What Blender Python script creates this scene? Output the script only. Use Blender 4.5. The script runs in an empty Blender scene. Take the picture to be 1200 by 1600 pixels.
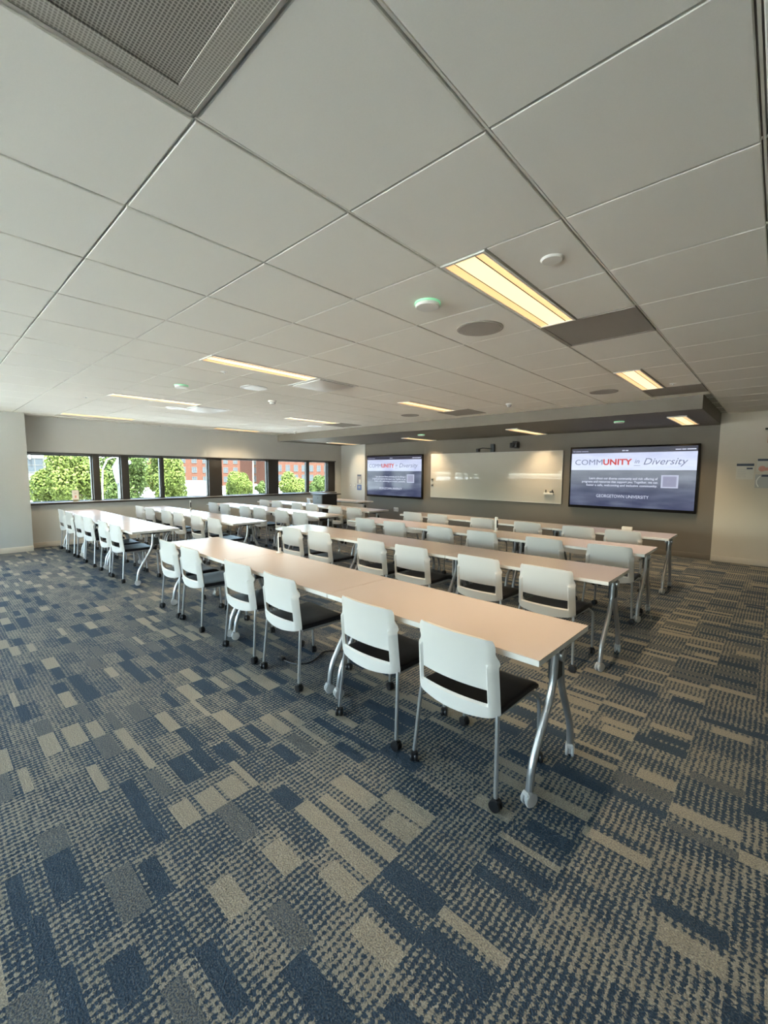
import bpy, bmesh, math, random
from mathutils import Vector, Matrix
random.seed(7)
scene = bpy.context.scene
COL = scene.collection

# ------------------------------------------------------------------ camera
F_PX, YAW, PITCH, ROLL, CAM_H = 670.0, -0.7435, 0.0925, 0.0065, 1.55
fwd = Vector((math.sin(YAW)*math.cos(PITCH), math.cos(YAW)*math.cos(PITCH), -math.sin(PITCH)))
rgt0 = Vector((math.cos(YAW), -math.sin(YAW), 0)); up0 = rgt0.cross(fwd)
rgt = math.cos(ROLL)*rgt0 + math.sin(ROLL)*up0
upv = -math.sin(ROLL)*rgt0 + math.cos(ROLL)*up0
cd = bpy.data.cameras.new('camera'); cam = bpy.data.objects.new('camera', cd); COL.objects.link(cam)
cd.sensor_fit = 'VERTICAL'; cd.sensor_height = 24.0; cd.lens = F_PX/1600*24.0
cd.clip_start = 0.02; cd.clip_end = 600
m = Matrix((rgt, upv, -fwd)).transposed().to_4x4(); m.translation = (0, 0, CAM_H)
cam.matrix_world = m
scene.camera = cam

# ------------------------------------------------------------------ world, sun, exposure
w = bpy.data.worlds.new('world'); scene.world = w; w.use_nodes = True
wn = w.node_tree; bg = wn.nodes['Background']
sky = wn.nodes.new('ShaderNodeTexSky'); sky.sky_type = 'NISHITA'; sky.sun_disc = False
sky.sun_elevation = math.radians(52); sky.sun_rotation = math.radians(70); sky.air_density = 1.0; sky.dust_density = 2.5
SKY_S, SUN_S, LAMP_W = 1.5, 40.0, 15.0
hsv = wn.nodes.new('ShaderNodeHueSaturation'); hsv.inputs['Saturation'].default_value = .76   # hazy, nearly white sky
wn.links.new(sky.outputs[0], hsv.inputs['Color']); wn.links.new(hsv.outputs[0], bg.inputs[0]); bg.inputs[1].default_value = SKY_S
sl = bpy.data.lights.new('sun', 'SUN'); sl.energy = SUN_S; sl.angle = 0.01; sl.color = (1, .97, .92)
so = bpy.data.objects.new('sun', sl); COL.objects.link(so)
so.rotation_euler = Vector((0.34, -0.16, 0.92)).to_track_quat('Z', 'Y').to_euler()
vs = scene.view_settings
scene.display_settings.display_device = 'sRGB'
vs.view_transform = 'Standard'; vs.look = 'None'; vs.gamma = 1.0; vs.use_curve_mapping = False
vs.exposure = 1.76
cy = scene.cycles
cy.use_denoising = True; cy.max_bounces = 10; cy.diffuse_bounces = 6; cy.glossy_bounces = 4
cy.transmission_bounces = 6; cy.transparent_max_bounces = 12; cy.caustics_reflective = False; cy.caustics_refractive = False
cy.sample_clamp_indirect = 6.0

# ------------------------------------------------------------------ materials
MATS = {}
def nodes_of(mat):
    return mat.node_tree.nodes, mat.node_tree.links
def mat(name, col, rough=.5, metal=0., spec=.5, noise=0., nscale=40., bump=0., coat=0.):
    """plain procedural material: colour with a little noise variation and optional fine relief"""
    m = bpy.data.materials.new(name); m.use_nodes = True
    N, L = nodes_of(m); b = N['Principled BSDF']
    b.inputs['Base Color'].default_value = (*col, 1); b.inputs['Roughness'].default_value = rough
    b.inputs['Metallic'].default_value = metal; b.inputs['Specular IOR Level'].default_value = spec
    if coat: b.inputs['Coat Weight'].default_value = coat; b.inputs['Coat Roughness'].default_value = .08
    if noise or bump:
        tc = N.new('ShaderNodeTexCoord'); nz = N.new('ShaderNodeTexNoise'); nz.inputs['Scale'].default_value = nscale
        nz.inputs['Detail'].default_value = 4
        L.new(tc.outputs['Object'], nz.inputs['Vector'])
        if noise:
            mx = N.new('ShaderNodeMix'); mx.data_type = 'RGBA'
            mx.inputs['A'].default_value = (*[c*(1-noise) for c in col], 1)
            mx.inputs['B'].default_value = (*[min(1, c*(1+noise)) for c in col], 1)
            L.new(nz.outputs['Fac'], mx.inputs['Factor']); L.new(mx.outputs['Result'], b.inputs['Base Color'])
        if bump:
            bp = N.new('ShaderNodeBump'); bp.inputs['Strength'].default_value = bump; bp.inputs['Distance'].default_value = .002
            L.new(nz.outputs['Fac'], bp.inputs['Height']); L.new(bp.outputs['Normal'], b.inputs['Normal'])
    MATS[name] = m
    return m
def emis(name, col, s, back=None):
    m = bpy.data.materials.new(name); m.use_nodes = True
    N, L = nodes_of(m); b = N['Principled BSDF']
    b.inputs['Base Color'].default_value = (*(back or col), 1)
    b.inputs['Emission Color'].default_value = (*col, 1); b.inputs['Emission Strength'].default_value = s
    b.inputs['Roughness'].default_value = .4
    MATS[name] = m
    return m

mat('wall_paint', (.51, .52, .50), .75, noise=.02, nscale=6, bump=.05)
mat('wall_beige', (.60, .55, .46), .75, noise=.02, nscale=6, bump=.05)
mat('accent_paint', (.185, .165, .135), .7, noise=.03, nscale=5, bump=.05)
mat('base_vinyl', (.55, .50, .42), .6, noise=.03)
mat('ceiling_tile', (.87, .85, .79), .9, noise=.025, nscale=180, bump=.12)
mat('ceiling_grid', (.34, .32, .29), .6, noise=.02)
mat('plaster', (.72, .71, .66), .85, noise=.02)
mat('dark_window_metal', (.030, .028, .024), .5, noise=.1)
mat('sill_metal', (.42, .42, .42), .35, noise=.05)
mat('laminate', (.61, .53, .495), .25, noise=.02, nscale=3)
mat('white_edge', (.74, .73, .70), .4, noise=.02)
mat('shell_plastic', (.645, .635, .61), .42, noise=.01, nscale=4)
mat('seat_fabric', (.009, .008, .011), .45, spec=.3, noise=.2, nscale=300, bump=.2)
mat('chrome_tube', (.46, .47, .48), .34, metal=.8, noise=.03)
mat('black_plastic', (.010, .010, .011), .35, noise=.1)
mat('dark_bracket', (.055, .065, .07), .45, metal=.4, noise=.1)
mat('castor_grey', (.42, .42, .41), .4, noise=.05)
mat('whiteboard', (.68, .65, .58), .04, noise=.008, nscale=2)
mat('bezel', (.008, .008, .009), .25, noise=.1)
mat('white_plastic', (.74, .73, .69), .45, noise=.01)
mat('speaker_grille', (.36, .335, .305), .7, noise=.12, nscale=900)
mat('return_grille', (.30, .275, .245), .7, noise=.10, nscale=700)
mat('diffuser_white', (.80, .80, .78), .4, noise=.01)
mat('lectern_grey', (.17, .175, .175), .5, noise=.05)
mat('lectern_dark', (.035, .032, .028), .45, noise=.1)
mat('paper', (.62, .60, .54), .8, noise=.03)
mat('poster_navy', (.05, .07, .11), .6, noise=.1)
mat('poster_blue', (.07, .12, .30), .6, noise=.1)
mat('poster_pink', (.62, .30, .24), .6, noise=.2)
mat('poster_photo', (.30, .29, .30), .6, noise=.5, nscale=25)
mat('exit_red', (.45, .05, .03), .5, noise=.05)
mat('tree_bark', (.12, .09, .065), .9, noise=.3)
mat('bounce_pale', (.76, .735, .68), .9, noise=.05, nscale=.5)  # invented pale tone for unseen ground, throws daylight up to the ceiling
mat('asphalt', (.27, .275, .28), .9, noise=.1, nscale=.5)
mat('concrete', (.30, .295, .28), .9, noise=.05, nscale=.5)
mat('render_pale', (.075, .075, .074), .8, spec=.1, noise=.04, nscale=.5)
mat('grey_panel', (.024, .026, .029), .7, spec=.1, noise=.1, nscale=.5)
mat('far_glass', (.022, .027, .032), .3, spec=.15, noise=.1, nscale=.5)
mat('far_frame', (.050, .049, .047), .6, spec=.1, noise=.05)
mat('truck_white', (.20, .20, .20), .4, noise=.02)
mat('post_dark', (.035, .037, .045), .5, noise=.1)
mat('post_pale', (.22, .20, .13), .5, noise=.05)
mat('lantern_glass', (.22, .23, .25), .3, noise=.05)
emis('lamp_center', (1.0, .76, .36), .48)
emis('lamp_side', (1.0, .62, .28), .32)
emis('led_green', (.25, .80, .40), .14, (.3, .6, .4))

def brick_mat():
    m = bpy.data.materials.new('brick_wall'); m.use_nodes = True
    N, L = nodes_of(m); b = N['Principled BSDF']; b.inputs['Roughness'].default_value = .9; b.inputs['Specular IOR Level'].default_value = .05
    tc = N.new('ShaderNodeTexCoord'); sp = N.new('ShaderNodeSeparateXYZ'); ad = N.new('ShaderNodeMath'); mp = N.new('ShaderNodeCombineXYZ')
    L.new(tc.outputs['Object'], sp.inputs[0]); L.new(sp.outputs[0], ad.inputs[0]); L.new(sp.outputs[1], ad.inputs[1])
    br = N.new('ShaderNodeTexBrick'); br.inputs['Scale'].default_value = 2.2
    br.inputs['Color1'].default_value = (.044, .0165, .0105, 1); br.inputs['Color2'].default_value = (.053, .0215, .014, 1)
    br.inputs['Mortar'].default_value = (.049, .032, .025, 1)
    L.new(ad.outputs[0], mp.inputs[0]); L.new(sp.outputs[2], mp.inputs[1]); L.new(mp.outputs[0], br.inputs['Vector']); L.new(br.outputs['Color'], b.inputs['Base Color'])
    MATS['brick_wall'] = m
brick_mat()
def leaf_mat(name, c1, c2):
    m = bpy.data.materials.new(name); m.use_nodes = True
    N, L = nodes_of(m); b = N['Principled BSDF']; b.inputs['Roughness'].default_value = .6; b.inputs['Specular IOR Level'].default_value = .15
    tc = N.new('ShaderNodeTexCoord'); nz = N.new('ShaderNodeTexNoise'); nz.inputs['Scale'].default_value = 1.7; nz.inputs['Detail'].default_value = 6
    mx = N.new('ShaderNodeMix'); mx.data_type = 'RGBA'; mx.inputs['A'].default_value = (*c1, 1); mx.inputs['B'].default_value = (*c2, 1)
    L.new(tc.outputs['Object'], nz.inputs['Vector']); L.new(nz.outputs['Fac'], mx.inputs['Factor']); L.new(mx.outputs['Result'], b.inputs['Base Color'])
    tr = N.new('ShaderNodeBsdfTranslucent'); L.new(mx.outputs['Result'], tr.inputs['Color'])
    ms = N.new('ShaderNodeMixShader'); ms.inputs[0].default_value = .35
    L.new(b.outputs[0], ms.inputs[1]); L.new(tr.outputs[0], ms.inputs[2]); L.new(ms.outputs[0], N['Material Output'].inputs[0])
    MATS[name] = m
leaf_mat('leaf_light', (.036, .058, .010), (.095, .110, .024))
leaf_mat('leaf_mid', (.024, .045, .010), (.066, .085, .022))
def glass_mat(name, tint):
    m = bpy.data.materials.new(name); m.use_nodes = True
    N, L = nodes_of(m); N.remove(N['Principled BSDF'])
    t = N.new('ShaderNodeBsdfTransparent'); t.inputs[0].default_value = (*tint, 1)
    g = N.new('ShaderNodeBsdfGlossy'); g.inputs['Roughness'].default_value = .02
    fr = N.new('ShaderNodeFresnel'); fr.inputs['IOR'].default_value = 1.18
    ms = N.new('ShaderNodeMixShader'); L.new(fr.outputs[0], ms.inputs[0]); L.new(t.outputs[0], ms.inputs[1]); L.new(g.outputs[0], ms.inputs[2])
    L.new(ms.outputs[0], N['Material Output'].inputs[0])
    MATS[name] = m
glass_mat('window_glass', (.93, .97, .95)); glass_mat('tinted_glass', (.68, .73, .72))  # second tint is added to the in-view panes to dim the bright outdoors

def carpet_mat():
    """carpet planks a quarter metre wide: bands of sand, navy and stippled yarn along each plank"""
    m = bpy.data.materials.new('carpet'); m.use_nodes = True
    N, L = nodes_of(m); b = N['Principled BSDF']; b.inputs['Roughness'].default_value = .95; b.inputs['Specular IOR Level'].default_value = .15
    geo = N.new('ShaderNodeNewGeometry'); sp = N.new('ShaderNodeSeparateXYZ'); L.new(geo.outputs['Position'], sp.inputs[0])
    def M(op, a, b_=None, c=None, clamp=False):
        n = N.new('ShaderNodeMath'); n.operation = op; n.use_clamp = clamp
        for i, v in enumerate((a, b_, c)):
            if v is None: continue
            if isinstance(v, (int, float)): n.inputs[i].default_value = v
            else: L.new(v, n.inputs[i])
        return n.outputs[0]
    def WN(x, y, seed):
        c = N.new('ShaderNodeCombineXYZ')
        for i, v in enumerate((x, y, seed)):
            if isinstance(v, (int, float)): c.inputs[i].default_value = v
            else: L.new(v, c.inputs[i])
        n = N.new('ShaderNodeTexWhiteNoise'); n.noise_dimensions = '3D'; L.new(c.outputs[0], n.inputs['Vector']); return n.outputs['Value']
    X, Y = sp.outputs[0], sp.outputs[1]
    xc = M('DIVIDE', M('ADD', X, 0.02), .255); ci = M('FLOOR', xc); xf = M('FRACT', xc)
    off = M('MULTIPLY', WN(ci, 0.0, 3.1), 5.0)
    yc = M('ADD', M('DIVIDE', Y, .112), off); si = M('FLOOR', yc); yf = M('FRACT', yc)
    r1 = WN(ci, si, 1.7); r2 = WN(ci, si, 9.2); r3 = WN(ci, si, 5.5)
    # half-plank split for some segments
    # stipple: columns of loops, jittered
    nzv = N.new('ShaderNodeTexNoise'); nzv.inputs['Scale'].default_value = 60; nzv.inputs['Detail'].default_value = 2
    L.new(geo.outputs['Position'], nzv.inputs['Vector'])
    jit = M('MULTIPLY', M('SUBTRACT', nzv.outputs['Fac'], .5), 4.5)
    PX, PY = .0255, .021
    rowi = M('FLOOR', M('DIVIDE', Y, PY))
    phx = M('ADD', M('MULTIPLY', X, 2*math.pi/PX), M('ADD', M('MULTIPLY', WN(0.0, rowi, 2.0), 1.6), jit))
    sx = M('SINE', phx); rdot = M('SUBTRACT', WN(M('FLOOR', M('DIVIDE', phx, 2*math.pi)), rowi, 7.7), .5)
    sy = M('SINE', M('ADD', M('MULTIPLY', Y, 2*math.pi/PY), jit))
    dots = M('ADD', M('MULTIPLY', sx, .62), M('MULTIPLY', sy, .38))          # -1..1
    fine = N.new('ShaderNodeTexNoise'); fine.inputs['Scale'].default_value = 170; fine.inputs['Detail'].default_value = 3
    L.new(geo.outputs['Position'], fine.inputs['Vector'])
    fz = M('MULTIPLY', M('SUBTRACT', fine.outputs['Fac'], .5), 3.6)
    # target tone t of the segment: 0 navy .. 1 sand ; stipple amplitude
    def band(lo, hi):   # 1 where lo<r1<hi
        return M('MULTIPLY', M('GREATER_THAN', r1, lo), M('LESS_THAN', r1, hi))
    sand = band(-1, .25); navy = band(.25, .40); mid = band(.40, .49); stip = band(.49, 2)
    hbar = M('ADD', M('MULTIPLY', r2, .62), .26)
    xin = M('GREATER_THAN', xf, M('MULTIPLY', M('GREATER_THAN', r3, .55), M('MULTIPLY', r2, .40)))   # some bars are shorter than the plank is wide
    inbar = M('MULTIPLY', M('MULTIPLY', sand, xin), M('LESS_THAN', yf, hbar))
    sand_st = M('SUBTRACT', sand, inbar)
    innavy = M('MULTIPLY', M('MULTIPLY', navy, xin), M('LESS_THAN', yf, M('ADD', M('MULTIPLY', r2, .5), .35)))
    navy_st = M('SUBTRACT', navy, innavy)
    inmid = M('MULTIPLY', M('MULTIPLY', mid, xin), M('LESS_THAN', yf, M('ADD', M('MULTIPLY', r2, .5), .4)))
    st_all = M('ADD', M('ADD', sand_st, navy_st), M('ADD', stip, M('SUBTRACT', mid, inmid)))
    grad = M('MULTIPLY', M('SUBTRACT', M('MULTIPLY', M('SUBTRACT', r3, .5), 2.0), M('MULTIPLY', yf, .35)), .30)
    st_val = M('ADD', M('MULTIPLY', M('ADD', dots, M('MULTIPLY', fz, .75)), .85), M('ADD', M('MULTIPLY', rdot, .42), M('ADD', .41, grad)))
    st_val = M('MULTIPLY', M('MINIMUM', M('MAXIMUM', st_val, .08), .74), 1.0)
    tone = M('ADD', M('ADD', M('MULTIPLY', inbar, .80), M('MULTIPLY', inmid, .40)), M('ADD', M('MULTIPLY', innavy, .12), M('MULTIPLY', st_all, st_val)))
    solid = M('SUBTRACT', 1.0, st_all)
    tone = M('ADD', tone, M('MULTIPLY', M('MULTIPLY', fz, .36), M('ADD', .5, M('MULTIPLY', solid, .5))))
    tone = M('MINIMUM', M('MAXIMUM', tone, 0.0), 1.0)
    cr = N.new('ShaderNodeValToRGB'); e = cr.color_ramp.elements
    e[0].position = 0; e[0].color = (.026, .052, .089, 1); e[1].position = 1; e[1].color = (.355, .33, .265, 1)
    for p, c in ((.25, (.058, .081, .110)), (.55, (.160, .166, .158)),):
        el = e.new(p); el.color = (*c, 1)
    L.new(tone, cr.inputs[0])
    L.new(cr.outputs[0], b.inputs['Base Color'])
    bp = N.new('ShaderNodeBump'); bp.inputs['Strength'].default_value = .5; bp.inputs['Distance'].default_value = .004
    L.new(M('ADD', M('MULTIPLY', dots, .4), fz), bp.inputs['Height']); L.new(bp.outputs['Normal'], b.inputs['Normal'])
    MATS['carpet'] = m
carpet_mat()

def grille_mat(name, hole, sheet):
    """perforated sheet: fine dark holes"""
    m = bpy.data.materials.new(name); m.use_nodes = True
    N, L = nodes_of(m); b = N['Principled BSDF']; b.inputs['Roughness'].default_value = .6
    geo = N.new('ShaderNodeNewGeometry'); vo = N.new('ShaderNodeTexVoronoi'); vo.voronoi_dimensions = '2D'; vo.inputs['Scale'].default_value = 115; vo.inputs['Randomness'].default_value = 0
    cr = N.new('ShaderNodeValToRGB'); e = cr.color_ramp.elements
    e[0].position = .30; e[0].color = (*hole, 1); e[1].position = .48; e[1].color = (*sheet, 1)
    L.new(geo.outputs['Position'], vo.inputs['Vector']); L.new(vo.outputs['Distance'], cr.inputs[0]); L.new(cr.outputs[0], b.inputs['Base Color'])
    MATS[name] = m
grille_mat('perforated_sheet', (.13, .12, .108), (.40, .375, .335))
grille_mat('perforated_border', (.24, .225, .20), (.46, .435, .39))

def screen_mat(name, c1, c2, s):
    m = bpy.data.materials.new(name); m.use_nodes = True
    N, L = nodes_of(m); b = N['Principled BSDF']
    b.inputs['Base Color'].default_value = (.008, .008, .01, 1); b.inputs['Roughness'].default_value = .12
    tc = N.new('ShaderNodeTexCoord'); mp = N.new('ShaderNodeMapping'); mp.inputs['Scale'].default_value = (1, 1, 5)
    nz = N.new('ShaderNodeTexNoise'); nz.inputs['Scale'].default_value = 1.6; nz.inputs['Detail'].default_value = 5
    cr = N.new('ShaderNodeValToRGB'); e = cr.color_ramp.elements
    e[0].position = .3; e[0].color = (*c1, 1); e[1].position = .75; e[1].color = (*c2, 1)
    L.new(tc.outputs['Object'], mp.inputs[0]); L.new(mp.outputs[0], nz.inputs['Vector']); L.new(nz.outputs['Fac'], cr.inputs[0])
    L.new(cr.outputs[0], b.inputs['Emission Color']); b.inputs['Emission Strength'].default_value = s
    MATS[name] = m
screen_mat('screen_dusk', (.028, .034, .095), (.115, .135, .215), .31)
screen_mat('screen_bar', (.030, .030, .055), (.050, .050, .080), .31)
screen_mat('screen_banner', (.50, .56, .80), (.66, .72, .92), .31)
emis('ink_grey', (.17, .19, .30), .31, (.01, .01, .01)); emis('ink_red', (.60, .055, .045), .31, (.01, .01, .01))
emis('ink_white', (.62, .66, .82), .31, (.01, .01, .01)); emis('ink_tile', (.50, .54, .70), .31, (.01, .01, .01)); emis('ink_tile_in', (.28, .29, .42), .31, (.01, .01, .01))

# ------------------------------------------------------------------ mesh helpers
class MB:
    """collects boxes, tubes, lathes and polygons into one mesh"""
    def __init__(s): s.v = []; s.f = []
    def add(s, vs, fs):
        o = len(s.v); s.v += [tuple(p) for p in vs]; s.f += [tuple(i+o for i in f) for f in fs]; return s
    def box(s, x0, x1, y0, y1, z0, z1, M=None):
        vs = [(x, y, z) for x in (x0, x1) for y in (y0, y1) for z in (z0, z1)]
        if M: vs = [M @ Vector(p) for p in vs]
        return s.add(vs, [(0, 1, 3, 2), (4, 6, 7, 5), (0, 4, 5, 1), (2, 3, 7, 6), (0, 2, 6, 4), (1, 5, 7, 3)])
    def bbox(s, x0, x1, y0, y1, z0, z1, b=.004, seg=2, M=None):
        bm = bmesh.new(); bmesh.ops.create_cube(bm, size=1)
        for v in bm.verts: v.co = Vector(((x0+x1)/2+v.co.x*(x1-x0), (y0+y1)/2+v.co.y*(y1-y0), (z0+z1)/2+v.co.z*(z1-z0)))
        bmesh.ops.bevel(bm, geom=bm.edges[:], offset=b, segments=seg, affect='EDGES', profile=.5)
        bm.verts.index_update()
        s.add([(M @ v.co if M else v.co) for v in bm.verts], [[v.index for v in f.verts] for f in bm.faces]); bm.free(); return s
    def tube(s, pts, r, n=10, cap=True):
        pts = [Vector(p) for p in pts]; rs = r if isinstance(r, (list, tuple)) else [r]*len(pts)
        vs = []; fs = []; t0 = (pts[1]-pts[0]).normalized()
        nrm = t0.orthogonal().normalized()
        for i, p in enumerate(pts):
            t = ((pts[min(i+1, len(pts)-1)]-p).normalized() + (p-pts[max(i-1, 0)]).normalized()).normalized()
            nrm = (nrm - t*nrm.dot(t)).normalized(); bn = t.cross(nrm)
            for k in range(n):
                a = 2*math.pi*k/n; vs.append(p + rs[i]*(math.cos(a)*nrm + math.sin(a)*bn))
        for i in range(len(pts)-1):
            for k in range(n):
                fs.append((i*n+k, i*n+(k+1) % n, (i+1)*n+(k+1) % n, (i+1)*n+k))
        if cap: fs.append(tuple(range(n))[::-1]); fs.append(tuple((len(pts)-1)*n+k for k in range(n)))
        return s.add(vs, fs)
    def lathe(s, prof, n=24, c=(0, 0, 0), axis='z'):
        """prof: list of (radius, height)"""
        c = Vector(c); vs = []; fs = []
        for r, h in prof:
            for k in range(n):
                a = 2*math.pi*k/n; p = (r*math.cos(a), r*math.sin(a), h)
                if axis == 'x': p = (p[2], p[0], p[1])
                elif axis == 'y': p = (p[0], p[2], p[1])
                vs.append(c + Vector(p))
        for i in range(len(prof)-1):
            for k in range(n):
                fs.append((i*n+k, i*n+(k+1) % n, (i+1)*n+(k+1) % n, (i+1)*n+k))
        fs.append(tuple(range(n))[::-1]); fs.append(tuple((len(prof)-1)*n+k for k in range(n)))
        return s.add(vs, fs)
    def mesh(s, name, material, angle=35):
        me = bpy.data.meshes.new(name); me.from_pydata(s.v, [], s.f)
        bm = bmesh.new(); bm.from_mesh(me); bmesh.ops.recalc_face_normals(bm, faces=bm.faces[:]); bm.to_mesh(me); bm.free()
        me.materials.append(MATS[material])
        me.shade_smooth(); me.set_sharp_from_angle(angle=math.radians(angle))
        return me
    def build(s, name, material, parent=None, loc=None, angle=35):
        return link(name, s.mesh(name, material, angle), parent, loc)
def link(name, data, parent=None, loc=None, rz=None):
    o = bpy.data.objects.new(name, data); COL.objects.link(o)
    if parent is not None: o.parent = parent
    if loc is not None: o.location = loc
    if rz is not None: o.rotation_euler = (0, 0, rz)
    return o
def tag(o, label=None, cat=None, group=None, kind=None):
    if label: o['label'] = label
    if cat: o['category'] = cat
    if group: o['group'] = group
    if kind: o['kind'] = kind
    return o
def thing(name, label, cat, loc=(0, 0, 0), rz=0, group=None):
    return tag(link(name, None, None, loc, rz), label, cat, group)
def struct(o): o['kind'] = 'structure'; return o
def copy_tree(o, parent=None):
    c = o.copy(); COL.objects.link(c); c.parent = parent
    for ch in o.children: copy_tree(ch, c)
    return c
def round_path(pts, rad, n=5):
    pts = [Vector(p) for p in pts]; out = [pts[0]]
    for i in range(1, len(pts)-1):
        a, b, c = pts[i-1], pts[i], pts[i+1]
        r = min(rad, (a-b).length*.48, (c-b).length*.48)
        p, q = b+(a-b).normalized()*r, b+(c-b).normalized()*r
        for k in range(n+1):
            t = k/n; out.append((1-t)**2*p + 2*t*(1-t)*b + t*t*q)
    out.append(pts[-1]); return out

# ================================================================== THE ROOM
XW, XE, YB, YF, ZC = -10.85, 3.6, -5.2, 9.65, 2.61
ZI = 2.66     # top of everything
struct(MB().box(XW-.3, XE+.2, YB-.2, YF+.2, -.12, 0).build('floor', 'carpet'))
# window wall : solid band below the sill, above the head, at the ends and the piers
SILL, HEAD = .885, 1.875
WT = .26
wl = MB()
WIN = [(1.45, 2.575), (2.70, 3.12), (3.27, 3.97), (4.03, 5.13), (5.48, 6.88), (7.22, 8.30), (8.38, 9.11)]
WIN2 = [(-4.6, -3.1), (-3.0, -1.9), (-1.8, -.70), (-.60, .35)]
wl.box(XW-WT, XW, YB, YF+.2, 0, SILL); wl.box(XW-WT, XW, YB, YF+.2, HEAD, ZI)
wl.box(XW-WT, XW, 9.40, YF+.2, SILL, HEAD); wl.box(XW-WT, XW, .35, 1.45, SILL, HEAD); wl.box(XW-WT, XW, YB, -4.6, SILL, HEAD)
wall_window = struct(wl.build('wall_window', 'wall_paint'))
struct(MB().bbox(-10.88, -10.49, .25, 1.44, 0, ZI, .004).build('wall_column', 'wall_paint'))
struct(MB().box(XW-.04, -9.70, YF, YF+.2, 0, ZI).build('wall_front_white', 'wall_paint'))
struct(MB().box(-9.70, -.83, YF+.02, YF+.2, 0, ZI).build('wall_accent', 'accent_paint'))
struct(MB().box(-.83, XE, YF-.02, YF+.2, 0, ZI).build('wall_front_beige', 'wall_beige'))
struct(MB().box(XE, XE+.2, YB-.2, YF+.2, 0, ZI).build('wall_right', 'wall_beige'))
wb = MB(); BX0, BX1 = -10.3, .2; BH = 2.25
wb.box(XW-WT, XE+.2, YB-.2, YB, 0, SILL); wb.box(XW-WT, XE+.2, YB-.2, YB, BH, ZI); wb.box(XW-WT, BX0, YB-.2, YB, SILL, BH); wb.box(BX1, XE+.2, YB-.2, YB, SILL, BH)
struct(wb.build('wall_back', 'wall_paint'))
struct(MB().bbox(XW, XW+.014, 1.44, YF, 0, .10, .003).build('baseboard_window', 'base_vinyl'))
struct(MB().bbox(-10.49, -10.476, .25, 1.44, 0, .10, .003).build('baseboard_column', 'base_vinyl'))
struct(MB().bbox(-.83, XE, YF-.034, YF-.02, 0, .10, .003).build('baseboard_front', 'base_vinyl'))
struct(MB().bbox(-9.70, -.84, YF+.006, YF+.02, 0, .10, .003).build('baseboard_accent', 'accent_paint'))
struct(MB().bbox(XW, -9.71, YF-.014, YF, 0, .10, .003).build('baseboard_white', 'base_vinyl'))
# windows
def window(i, y0, y1, glass):
    fr = MB(); t = .028; xa, xb = XW-.17, XW-.09
    fr.box(xa, xb, y0, y1, SILL, SILL+t); fr.box(xa, xb, y0, y1, HEAD-t, HEAD)
    fr.box(xa, xb, y0, y0+t*.7, SILL, HEAD); fr.box(xa, xb, y1-t*.7, y1, SILL, HEAD)
    f = struct(fr.build('window_%d' % i, 'dark_window_metal'))
    MB().box(XW-.135, XW-.128, y0+.01, y1-.01, SILL+.02, HEAD-.02).build('pane', glass, f)
for i, (a, b) in enumerate(WIN+WIN2): window(i+1, a, b, 'tinted_glass' if i < len(WIN) else 'window_glass')
for k in range(7):      # the bright window band behind the photographer
    a, b = BX0+k*1.5, BX0+(k+1)*1.5; t_ = .04
    fr = MB(); fr.box(a, b, YB-.15, YB-.08, SILL, SILL+t_); fr.box(a, b, YB-.15, YB-.08, BH-t_, BH); fr.box(a, a+t_, YB-.15, YB-.08, SILL, BH); fr.box(b-t_, b, YB-.15, YB-.08, SILL, BH)
    f = struct(fr.build('window_%d' % (len(WIN+WIN2)+k+1), 'dark_window_metal'))
    MB().box(a+.01, b-.01, YB-.12, YB-.113, SILL+.02, BH-.02).build('pane', 'window_glass', f)
n = 1
for a, b in ((2.575, 2.70), (3.12, 3.27), (3.97, 4.03), (5.13, 5.48), (6.88, 7.22), (8.30, 8.38), (9.11, 9.40), (-3.1, -3.0), (-1.9, -1.8), (-.7, -.6)):
    thick = b-a > .1
    struct(MB().bbox(XW-.20, XW-(.02 if thick else .06), a, b, SILL, HEAD, .004).build('trim_%d' % n, 'dark_window_metal')); n += 1
struct(MB().bbox(XW-.2, XW+.05, 1.44, 9.42, SILL-.034, SILL, .006).build('trim_sill', 'dark_window_metal'))
struct(MB().bbox(XW-.2, XW+.052, 1.44, 9.42, SILL, SILL+.014, .004).build('trim_sill_cap', 'sill_metal'))
struct(MB().bbox(XW-.2, XW+.012, 1.44, 9.42, HEAD-.002, HEAD+.03, .004).build('trim_head', 'dark_window_metal'))
# daylight portals in the openings (guide the sky light in; they emit nothing themselves)
for a, b in ((1.45, 9.11), (-4.6, .35)):
    pl = bpy.data.lights.new('daylight_portal', 'AREA'); pl.shape = 'RECTANGLE'; pl.size = HEAD-SILL; pl.size_y = b-a
    pl.cycles.is_portal = True
    po = bpy.data.objects.new('daylight_portal', pl); COL.objects.link(po)
    po.location = (XW-.25, (a+b)/2, (SILL+HEAD)/2); po.rotation_euler = (0, -math.pi/2, 0)
pl = bpy.data.lights.new('daylight_portal', 'AREA'); pl.shape = 'RECTANGLE'; pl.size = BX1-BX0; pl.size_y = BH-SILL; pl.cycles.is_portal = True
po = bpy.data.objects.new('daylight_portal', pl); COL.objects.link(po)
po.location = ((BX0+BX1)/2, YB-.19, (SILL+BH)/2); po.rotation_euler = (math.pi/2, 0, 0)

# ------------------------------------------------------------------ ceiling: slab, T-bars, tiles
ceiling = struct(MB().box(XW-.3, XE+.2, YB-.2, YF+.2, ZC+.016, ZC+.12).build('ceiling', 'ceiling_grid'))
GX0, GY0, SX, SY = -.742, .640, .634, .630
gx = lambda i: GX0+i*SX
gy = lambda j: GY0+j*SY
SOFF_Y, SOFF_Z, SOFF_X = 7.20, 2.425, -.83
LW = .255
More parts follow.
